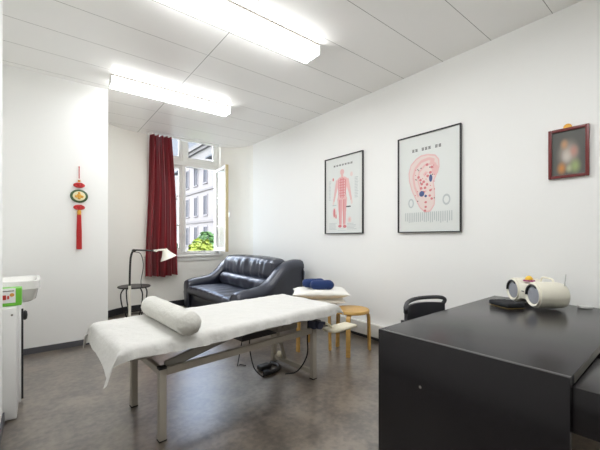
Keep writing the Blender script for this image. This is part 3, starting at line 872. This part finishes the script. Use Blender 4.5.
# things on the desk
ZD = DZ + .001
ra = thing('portable_radio', 'ivory portable radio with two round speakers on the desk', 'radio', (2.745, .775, ZD), math.atan2(-.68, .74))
# local x = axis from front to back, local y = left in view
RB = .088
def radio_body(y0, y1):
    b = B()
    return b
b = B(); n = 48; rings = []
prof2 = [(-.102, .90), (-.10, .965), (-.09, 1.0), (0, 1.0), (.055, .97), (.075, .90), (.080, .78)]
def peanut(k, s):
    a = 2 * PI * k / n; c, s_ = math.cos(a), math.sin(a)
    sp = .118
    # two discs joined by a waist
    y = c * (sp + RB * s); z = None
    yy = abs(y)
    best = 0
    if yy >= sp: best = math.sqrt(max(0, (RB * s) ** 2 - (yy - sp) ** 2))
    else:
        best = max(math.sqrt(max(0, (RB * s) ** 2 - (sp - yy) ** 2)), .058 * s)
    z = math.copysign(best, s_) if abs(s_) > 1e-6 else 0
    return y, z
ks = []
m_ = 60
for xx, s in prof2:
    ring = []
    spc = .118
    up = []
    for i in range(m_ + 1):
        tt = -1 + 2 * i / m_
        y = math.sin(tt * PI / 2) * (spc + RB * s)
        yy = abs(y)
        z = math.sqrt(max(0, (RB * s) ** 2 - (yy - spc) ** 2)) if yy >= spc else max(math.sqrt(max(0, (RB * s) ** 2 - (spc - yy) ** 2)), .06 * s)
        up.append((y, z))
    full = up + [(y, -z) for y, z in up[::-1][1:-1]]
    for y, z in full:
        ring.append(b.verts.new((xx, y, RB + (z if z > 0 or abs(abs(y) - spc) < RB * .9 else z * .8))))
    rings.append(ring)
for a, c2 in zip(rings, rings[1:]):
    for k in range(len(a)): b.faces.new((a[k], a[(k + 1) % len(a)], c2[(k + 1) % len(a)], c2[k]))
b.faces.new(rings[0]); b.faces.new(rings[-1][::-1])
ob('radio_body', b, M['radio'], ra, 50)
for s in (-1, 1):
    b = B(); lathe(b, [(.060, -.002), (.076, -.002), (.079, .006), (.074, .012), (.066, .008), (.062, .002)], 36, look_matrix((-.102, s * .118, RB), (-1, 0, 0))); sk = ob('speaker_rim', b, M['radio'], ra)
    b = B(); lathe(b, [(0, .010), (.03, .009), (.058, .004), (.062, -.001), (0, -.0015)], 32, look_matrix((-.102, s * .118, RB), (-1, 0, 0))); ob('speaker_grille', b, M['grille'], ra)
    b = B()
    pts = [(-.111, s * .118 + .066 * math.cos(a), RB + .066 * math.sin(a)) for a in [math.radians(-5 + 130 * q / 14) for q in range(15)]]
    tube(b, pts, .008, 8); ob('speaker_crescent', b, M['black'], ra, label='black crescent at the speaker edge')  # black tube arc along part of the speaker rim
b = B(); box(b, (-.106, -.014, RB + .002), (-.1022, .014, RB + .010), .001); ob('badge', b, M['greymark'], ra)
b = B(); tube(b, spline([(.04, -.09, RB + .075), (.042, -.08, RB + .098), (.044, -.02, RB + .104), (.044, .03, RB + .098), (.04, .045, RB + .055)]), .007, 10); ob('carry_handle', b, M['radio'], ra)
b = B(); tube(b, [(.060, -.165, RB + .06), (.066, -.170, RB + .145)], [.0035, .002], 8); ob('antenna', b, M['chrome'], ra)
# ornament on the radio
orn = thing('flower_ornament', 'small yellow and purple flower ornament on top of the radio', 'ornament', (2.722, .824, ZD + .157), 0)
b = B()
for k in range(6):
    a = 2 * PI * k / 6; lathe(b, [(0, -.004), (.014, 0), (.012, .008), (0, .012)], 12, Matrix.Translation((.024 * math.cos(a), .024 * math.sin(a), .006)))
ob('petals', b, M['purple'], orn)
b = B(); lathe(b, [(0, .0), (.022, .012), (.024, .026), (.014, .040), (0, .045)], 18); ob('flower_centre', b, M['yellow'], orn)
wl = thing('wallet_pouch', 'black zipped pouch with thin gold edge lying on the desk', 'pouch', (2.515, .895, ZD), math.radians(-28))
b = B(); rbox(b, (-.068, -.088, .003), (.068, .088, .034), .012, (14, 14, 4), lambda w, n: V((w.x, w.y, w.z + (.006 * noise.noise(V((w.x * 22, w.y * 22, 2))) if n.z > .3 else 0)))); ob('pouch_body', b, mat('black_cloth', (16, 17, 22), .75), wl)
b = B(); box(b, (-.066, -.0885, .0008), (.0682, .0885, .0018), .0003); ob('gold_edge', b, mat('dull_gold_piping', (150, 128, 74), .5), wl)
ad = ob('power_adapter', (lambda b: (box(b, (-.035, -.02, 0), (.035, .02, .016), .004), tube(b, [(.035, 0, .008), (.055, 0, .008)], .004, 8), b)[-1])(B()), M['white'], None)
ad.location = (2.86, .545, ZD); ad.rotation_euler = (0, 0, math.radians(-50)); tag(ad, 'small white power adapter lying behind the radio', 'adapter')

# chair behind the desk
M['chairblack'] = mat('soft_black_plastic', (54, 54, 58), .5)
ch = thing('desk_chair', 'black plastic chair with slotted backrest tucked behind the desk', 'chair', (2.07, 1.245, 0), 0)
b = B(); rbox(b, (-.22, -.48, .425), (.22, -.06, .455), .014, (12, 12, 4)); ob('seat', b, M['chairblack'], ch)
b = B()
def back_pt(u, z): # gentle curve
    return V((u, .055 - .10 * (u / .25) ** 2 * .9, z))
def back_strip(u0, u1, z0, z1, nu, zf0=None, zf1=None, th=.022):
    gr = []
    for side in (0, 1):
        rowz = []
        for (zz, fz) in ((z0, zf0), (z1, zf1)):
            row = []
            for i in range(nu + 1):
                u = u0 + (u1 - u0) * i / nu; z = zz + (fz(u) if fz else 0); p = back_pt(u, z); p.y += th * side; row.append(b.verts.new(p))
            rowz.append(row)
        gr.append(rowz)
    for i in range(nu):
        for a, c2 in ((gr[0][0], gr[0][1]), (gr[1][0], gr[1][1]), (gr[0][0], gr[1][0]), (gr[0][1], gr[1][1])):
            b.faces.new((a[i], a[i + 1], c2[i + 1], c2[i]))
    for i in (0, nu): b.faces.new((gr[0][0][i], gr[0][1][i], gr[1][1][i], gr[1][0][i]))
back_strip(-.235, .235, .50, .738, 20, None, lambda u: .004 - .10 * (u / .25) ** 2 * .12)
ob('backrest', b, M['chairblack'], ch, 60)
b = B()
pts = [back_pt(-.230, .722), back_pt(-.243, .745), back_pt(-.222, .758), back_pt(-.12, .768), back_pt(0, .773), back_pt(.12, .773), back_pt(.215, .769), back_pt(.243, .752), back_pt(.232, .725)]
tube(b, [p + V((0, .011, 0)) for p in spline(pts, 5)], .0135, 12); ob('handle_bar', b, M['chairblack'], ch)
for sx in (-1, 1):
    b = B(); tube(b, spline([(sx * .205, .03, .66), (sx * .205, .045, .47), (sx * .21, .06, .3), (sx * .22, .09, 0)]), .011, 10); ob('leg', b, M['chairblack'], ch)
    b = B(); tube(b, [(sx * .20, -.44, .425), (sx * .21, -.46, 0)], .011, 10); ob('leg', b, M['chairblack'], ch)
for sx in (-1, 1):
    b = B(); tube(b, [(sx * .205, .035, .44), (sx * .20, -.44, .42)], .010, 10); ob('seat_rail', b, M['chairblack'], ch)

# wall socket seen under the desk top
so2 = thing('wall_socket', 'white socket outlet on the wall seen beneath the desk top', 'socket', (W - .002, .545, .33))
b = B(); box(b, (-.014, -.09, 0), (0, .09, .085), .004); ob('socket_plate', b, M['trunk'], so2)
b = B()
for yy in (-.05, 0, .05):
    for dz in (-.01, .01): lathe(b, [(0, 0), (.006, 0), (.006, .001), (0, .001)], 10, look_matrix((-.0142, yy + dz, .045), (-1, 0, 0)))
ob('socket_holes', b, M['greymark'], so2)

# ------------------------------------------------------------------ lamp and side table in the alcove
stb = thing('side_table', 'small round dark side table with curved iron legs by curtain', 'side table', (1.00, 4.88, 0))
b = B(); lathe(b, [(0, .535), (.195, .535), (.203, .541), (.203, .549), (.197, .555), (0, .555)], 40); ob('table_top', b, M['iron'], stb)
for k in range(4):
    a = math.radians(20 + 90 * k); ca, sa = math.cos(a), math.sin(a); b = B()
    tube(b, [p for p in spline([(.14 * ca, .14 * sa, .534), (.185 * ca, .185 * sa, .46), (.165 * ca, .165 * sa, .30), (.105 * ca, .105 * sa, .14), (.12 * ca, .12 * sa, .03), (.155 * ca, .155 * sa, .006)])], .0085, 8); ob('leg', b, M['iron'], stb)
b = B(); tube(b, [(.12 * math.cos(2 * PI * k / 24), .12 * math.sin(2 * PI * k / 24), .20) for k in range(25)], .006, 8, False); ob('ring_stretcher', b, M['iron'], stb)

lp = thing('floor_lamp', 'white-headed adjustable floor lamp standing in front of the side table', 'lamp', (.855, 4.42, 0))
b = B(); lathe(b, [(0, 0), (.13, 0), (.135, .012), (.12, .028), (.02, .035), (0, .036)], 32); ob('base', b, M['lampwhite'], lp)
b = B(); tube(b, [(0, 0, .03), (0, 0, .62)], .016, 14); ob('pole', b, M['lampwhite'], lp)
b = B(); tube(b, spline([(0, 0, .60), (.003, 0, .80), (.012, .0, .96), (.035, 0, 1.035), (.075, .0, 1.052)], 6), .012, 12)
lathe(b, [(0, -.022), (.02, -.018), (.02, .018), (0, .022)], 14, look_matrix((.045, 0, 1.045), (0, -1, 0))); ob('lower_arm', b, M['lampmetal'], lp)
b = B(); tube(b, [(.07, 0, 1.052), (.19, -.005, 1.045), (.34, -.015, 1.038)], .010, 12); ob('upper_arm', b, M['lampmetal'], lp)
b = B(); lathe(b, [(0, -.02), (.017, -.015), (.017, .015), (0, .02)], 14, look_matrix((.30, -.012, 1.038), (0, -1, 0))); tube(b, [(.27, -.011, 1.04), (.415, -.017, 1.05)], .013, 10); ob('head_joint', b, M['lampwhite'], lp)
hd = look_matrix((.425, -.02, 1.0), (-.40, .1, 1.0)) @ Matrix.Scale(1.12, 4)
b = B(); lathe(b, [(.0, .058), (.026, .055), (.034, .03), (.058, -.012), (.092, -.058), (.096, -.062), (.088, -.058), (.05, -.012), (.024, .03), (0, .035)], 30, hd); sd = ob('lamp_shade', b, M['lampwhite'], lp)
b = B(); lathe(b, [(0, .025), (.018, .015), (.026, -.015), (.018, -.04), (0, -.05)], 18, hd); ob('bulb', b, M['trunk'], sd)
b = B(); tube(b, spline([(.05, .01, 1.03), (.13, .03, 1.0), (.165, .05, .85), (.14, .06, .66), (.16, .10, .57)]), .0045, 8); ob('cable', b, M['lampmetal'], lp)

# ------------------------------------------------------------------ left side: cabinet, wipes box, basin, pedestal
cb = thing('low_cabinet', 'narrow white cabinet standing past the left wall edge', 'cabinet', (XN + .003, 2.885, 0))
cw = -.122 - XN - .003
b = B(); box(b, (0, .001, .0), (cw, .245, .745), .003); ob('cabinet_body', b, M['white'], cb)
b = B(); box(b, (.004, -.018, .012), (cw - .002, -.0005, .738), .002); dr = ob('cabinet_door', b, M['white'], cb)
b = B(); lathe(b, [(0, 0), (.006, 0), (.006, .012), (0, .013)], 12, look_matrix((cw - .022, -.0185, .695), (0, -1, 0))); ob('door_knob', b, M['greymark'], dr)
gb = thing('glove_box', 'green and white carton with red and orange marks on low cabinet', 'box', (-.36, 2.905, .747))
b = B(); box(b, (-.10, 0, 0), (.263, .10, .118), .006); ob('carton', b, M['green'], gb)
b = B(); box(b, (-.095, -.003, .022), (.232, -.0005, .118), .001)
ob('front_label', b, M['white'], gb)
b = B(); box(b, (.165, -.005, .045), (.185, -.0035, .075), .002, 2, 0); box(b, (.19, -.005, .048), (.20, -.0035, .07), .002); ob('red_mark', b, M['redmark'], gb)
b = B(); lathe(b, [(0, 0), (.012, 0), (.012, .0015), (0, .0018)], 14, look_matrix((.214, -.0035, .075), (0, -1, 0))); ob('orange_mark', b, M['orangemark'], gb)
b = B(); box(b, (.155, -.005, .098), (.225, -.0035, .104)); ob('printed_line', b, M['greymark'], gb)
pc = thing('tall_bin', 'white pedal bin with dark edge strip and round black catch', 'bin', (XN + .003, 3.15, 0))
pw = -.108 - XN - .003
b = B(); box(b, (0, 0, .0), (pw, .28, .715), .008); ob('bin_body', b, M['white'], pc)
b = B(); box(b, (pw + .0005, .01, .02), (pw + .012, .03, .68), .002); ob('edge_strip', b, M['skirtdark'], pc)
b = B(); lathe(b, [(0, 0), (.034, 0), (.036, .010), (.028, .02), (0, .024)], 20, look_matrix((pw + .012, .05, .625), (1, 0, 0))); ob('catch', b, M['black'], pc)
bs = thing('wall_mounted_basin', 'white ceramic wash basin on the niche wall above the bin', 'basin', (XN + .002, 3.70, .675))
b = B()
BW, BD, BH = .26, .50, .175
def basin_ring(sx, sy, z, cx):
    pts = []
    for k in range(36):
        a = 2 * PI * k / 36; c, s = math.cos(a), math.sin(a); e = .28
        pts.append(b.verts.new((cx + sx * math.copysign(abs(c) ** e, c), sy * math.copysign(abs(s) ** e, s), z)))
    return pts
rg = [basin_ring(.215, .195, 0, .225), basin_ring(.235, .225, .02, .238), basin_ring(.242, .24, .10, .246), basin_ring(.25, .255, .11, .251), basin_ring(.25, .26, BH, .251), basin_ring(.225, .235, BH, .251), basin_ring(.20, .21, BH - .05, .255), basin_ring(.12, .13, .05, .25)]
for a, c2 in zip(rg, rg[1:]):
    for k in range(36): b.faces.new((a[k], a[(k + 1) % 36], c2[(k + 1) % 36], c2[k]))
b.faces.new(rg[0][::-1]); b.faces.new(rg[-1])
ob('bowl', b, M['ceramic'], bs, 50)
b = B(); tube(b, [(.04, 0, BH), (.04, 0, BH + .05)], .018, 14); tube(b, spline([(.04, 0, BH + .04), (.08, 0, BH + .06), (.15, 0, BH + .045)]), .010, 10); ob('tap', b, M['chrome'], bs)

# ------------------------------------------------------------------ outside
bm = B(); prism(bm, [(-30, 7), (60, 7), (60, 90), (-30, 90)], -8.3, -8.0); g0 = struct('ground', bm, M['street'])
bd = thing('street_building', 'white rendered apartment building across the street seen through the window', 'building', (14, 14, -8))
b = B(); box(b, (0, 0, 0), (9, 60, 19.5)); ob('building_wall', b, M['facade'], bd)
b = B(); box(b, (.5, -.2, 19.5), (9.2, 60.2, 23.5), 0); ob('attic_roof', b, M['roofslate'], bd)
for z in (7.4, 10.9, 14.3):
    b = B(); box(b, (-.14, 0, z), (-.0, 60, z + .22)); ob('string_course', b, M['facadetrim'], bd)
b = B(); box(b, (-.55, -.3, 19.1), (.0, 60.3, 19.5)); box(b, (-.3, -.2, 18.8), (-.0, 60.2, 19.099)); ob('cornice', b, M['facadetrim'], bd)
for ci in range(13):
    y = 14.6 + ci * 2.75
    for z0, hgt in ((4.7, 2.1), (8.35, 2.05), (11.75, 2.0), (15.2, 2.0)):
        f = B(); w = .46
        box(f, (-.07, y - w - .14, z0 - .14), (-.001, y - w, z0 + hgt + .14)); box(f, (-.07, y + w, z0 - .14), (-.001, y + w + .14, z0 + hgt + .14))
        box(f, (-.07, y - w, z0 + hgt), (-.001, y + w, z0 + hgt + .16)); box(f, (-.14, y - w - .18, z0 - .16), (-.001, y + w + .18, z0 - .02))
        box(f, (-.05, y - .035, z0), (-.002, y + .035, z0 + hgt))
        fo = ob('window', f, M['shutter'], bd, 0)
        p = B(); box(p, (-.03, y - w, z0), (-.0015, y + w, z0 + hgt)); ob('pane', p, M['dglass'], fo, 0)
for y in (16.9, 22.4, 27.9):
    f = B(); box(f, (-.9, y - 1.2, 17.25), (-.15, y + 1.2, 17.4)); ob('balcony', f, M['roofslate'], bd)

def tree(label, x, y, zc, rx, rz_, m, nleaf, seed):
    t = thing('street_tree', label, 'tree', (x, y, -8), 0, 'street trees outside the window')
    b = B(); tube(b, spline([(0, 0, 0), (.1, .05, 3), (0, 0, 8 + zc - rz_ * .3)]), [.16] * 16 + [.07], 8); ob('trunk', b, M['bark'], t)
    rd = random.Random(seed); b = B()
    lumps = [(V((rd.uniform(-.6, .6) * rx, rd.uniform(-.6, .6) * rx, 8 + zc + rd.uniform(-.55, .5) * rz_)), rd.uniform(.35, .6)) for _ in range(14)]
    for _ in range(nleaf):
        c, s = rd.choice(lumps)
        d = V((rd.gauss(0, 1), rd.gauss(0, 1), rd.gauss(0, 1))).normalized()
        p = c + V((d.x * rx, d.y * rx, d.z * rz_)) * s * rd.uniform(.75, 1.05)
        nrm = (d + V((rd.gauss(0, .5), rd.gauss(0, .5), rd.gauss(0, .5) + .3))).normalized(); a, e = frame_axes(nrm)
        L = rd.uniform(.10, .19)
        b.faces.new([b.verts.new(p + a * L), b.verts.new(p + e * L * .55), b.verts.new(p - a * L), b.verts.new(p - e * L * .55)])
    ob('crown', b, m, t, 0)
tree('bright yellow-green tree in the middle of the window view', 5.25, 13.7, .25, .55, 1.1, M['leafy'], 3600, 2)
tree('rounded green tree at right of the window view', 8.1, 19.1, .3, .95, 1.25, M['leafg'], 5200, 5)
tree('dark green tree at left of the window view behind casement', 8.6, 26.3, -.25, 1.1, 1.2, M['leafd'], 4200, 8)

# ------------------------------------------------------------------ daylight
world = bpy.data.worlds.new('daylight'); SC.world = world; world.use_nodes = True
nt = world.node_tree; bg = nt.nodes['Background']
sky = nt.nodes.new('ShaderNodeTexSky'); sky.sky_type = 'NISHITA'; sky.sun_disc = False
sky.sun_elevation = math.radians(42); sky.sun_rotation = math.radians(240); sky.air_density = 1.0; sky.dust_density = 2.0; sky.ozone_density = 1.5
tc = nt.nodes.new('ShaderNodeTexCoord'); nz = nt.nodes.new('ShaderNodeTexNoise'); nz.inputs['Scale'].default_value = 3.5; nz.inputs['Detail'].default_value = 6
nt.links.new(tc.outputs['Generated'], nz.inputs['Vector'])
rp = nt.nodes.new('ShaderNodeValToRGB'); rp.color_ramp.elements[0].position = .42; rp.color_ramp.elements[1].position = .62
nt.links.new(nz.outputs['Fac'], rp.inputs['Fac'])
sc_ = nt.nodes.new('ShaderNodeVectorMath'); sc_.operation = 'SCALE'; sc_.inputs['Scale'].default_value = .13
nt.links.new(sky.outputs[0], sc_.inputs[0])
mx = nt.nodes.new('ShaderNodeMixRGB'); mx.inputs['Color2'].default_value = (1.15, 1.2, 1.28, 1)
nt.links.new(rp.outputs['Color'], mx.inputs['Fac']); nt.links.new(sc_.outputs[0], mx.inputs['Color1'])
nt.links.new(mx.outputs[0], bg.inputs['Color']); bg.inputs['Strength'].default_value = 6.6
sl = bpy.data.lights.new('sun', 'SUN'); sl.energy = .8; sl.angle = math.radians(.6); sl.color = (1, .96, .9)
s = bpy.data.objects.new('sun', sl); COL.objects.link(s)
s.rotation_euler = V((.72, .32, -.62)).to_track_quat('-Z', 'Y').to_euler()

# ------------------------------------------------------------------ camera
F = 329.0; th = math.atan2(260, F)
cd = bpy.data.cameras.new('camera'); cd.sensor_fit = 'HORIZONTAL'; cd.sensor_width = 36; cd.lens = F / 600 * 36
cd.shift_y = 13 / 600; cd.clip_start = .03; cd.clip_end = 300
cam = bpy.data.objects.new('camera', cd); COL.objects.link(cam)
cam.location = (0, 0, 1.2); cam.rotation_euler = (PI / 2, 0, -th); SC.camera = cam

vs = SC.view_settings
SC.display_settings.display_device = 'sRGB'
vs.view_transform = 'Standard'; vs.look = 'None'; vs.gamma = 1; vs.use_curve_mapping = False; vs.exposure = 0.56
SC.cycles.use_light_tree = False; SC.cycles.min_light_bounces = 5
for k in ('diffuser', 'diffside'): M[k].cycles.emission_sampling = 'FRONT'
SC.cycles.use_denoising = True
SC.cycles.denoising_prefilter = 'ACCURATE'; SC.cycles.denoising_input_passes = 'RGB_ALBEDO_NORMAL'
SC.cycles.max_bounces = 14; SC.cycles.diffuse_bounces = 10
SC.cycles.sample_clamp_indirect = 5
SC.cycles.blur_glossy = 1.0
SC.cycles.caustics_reflective = False; SC.cycles.caustics_refractive = False
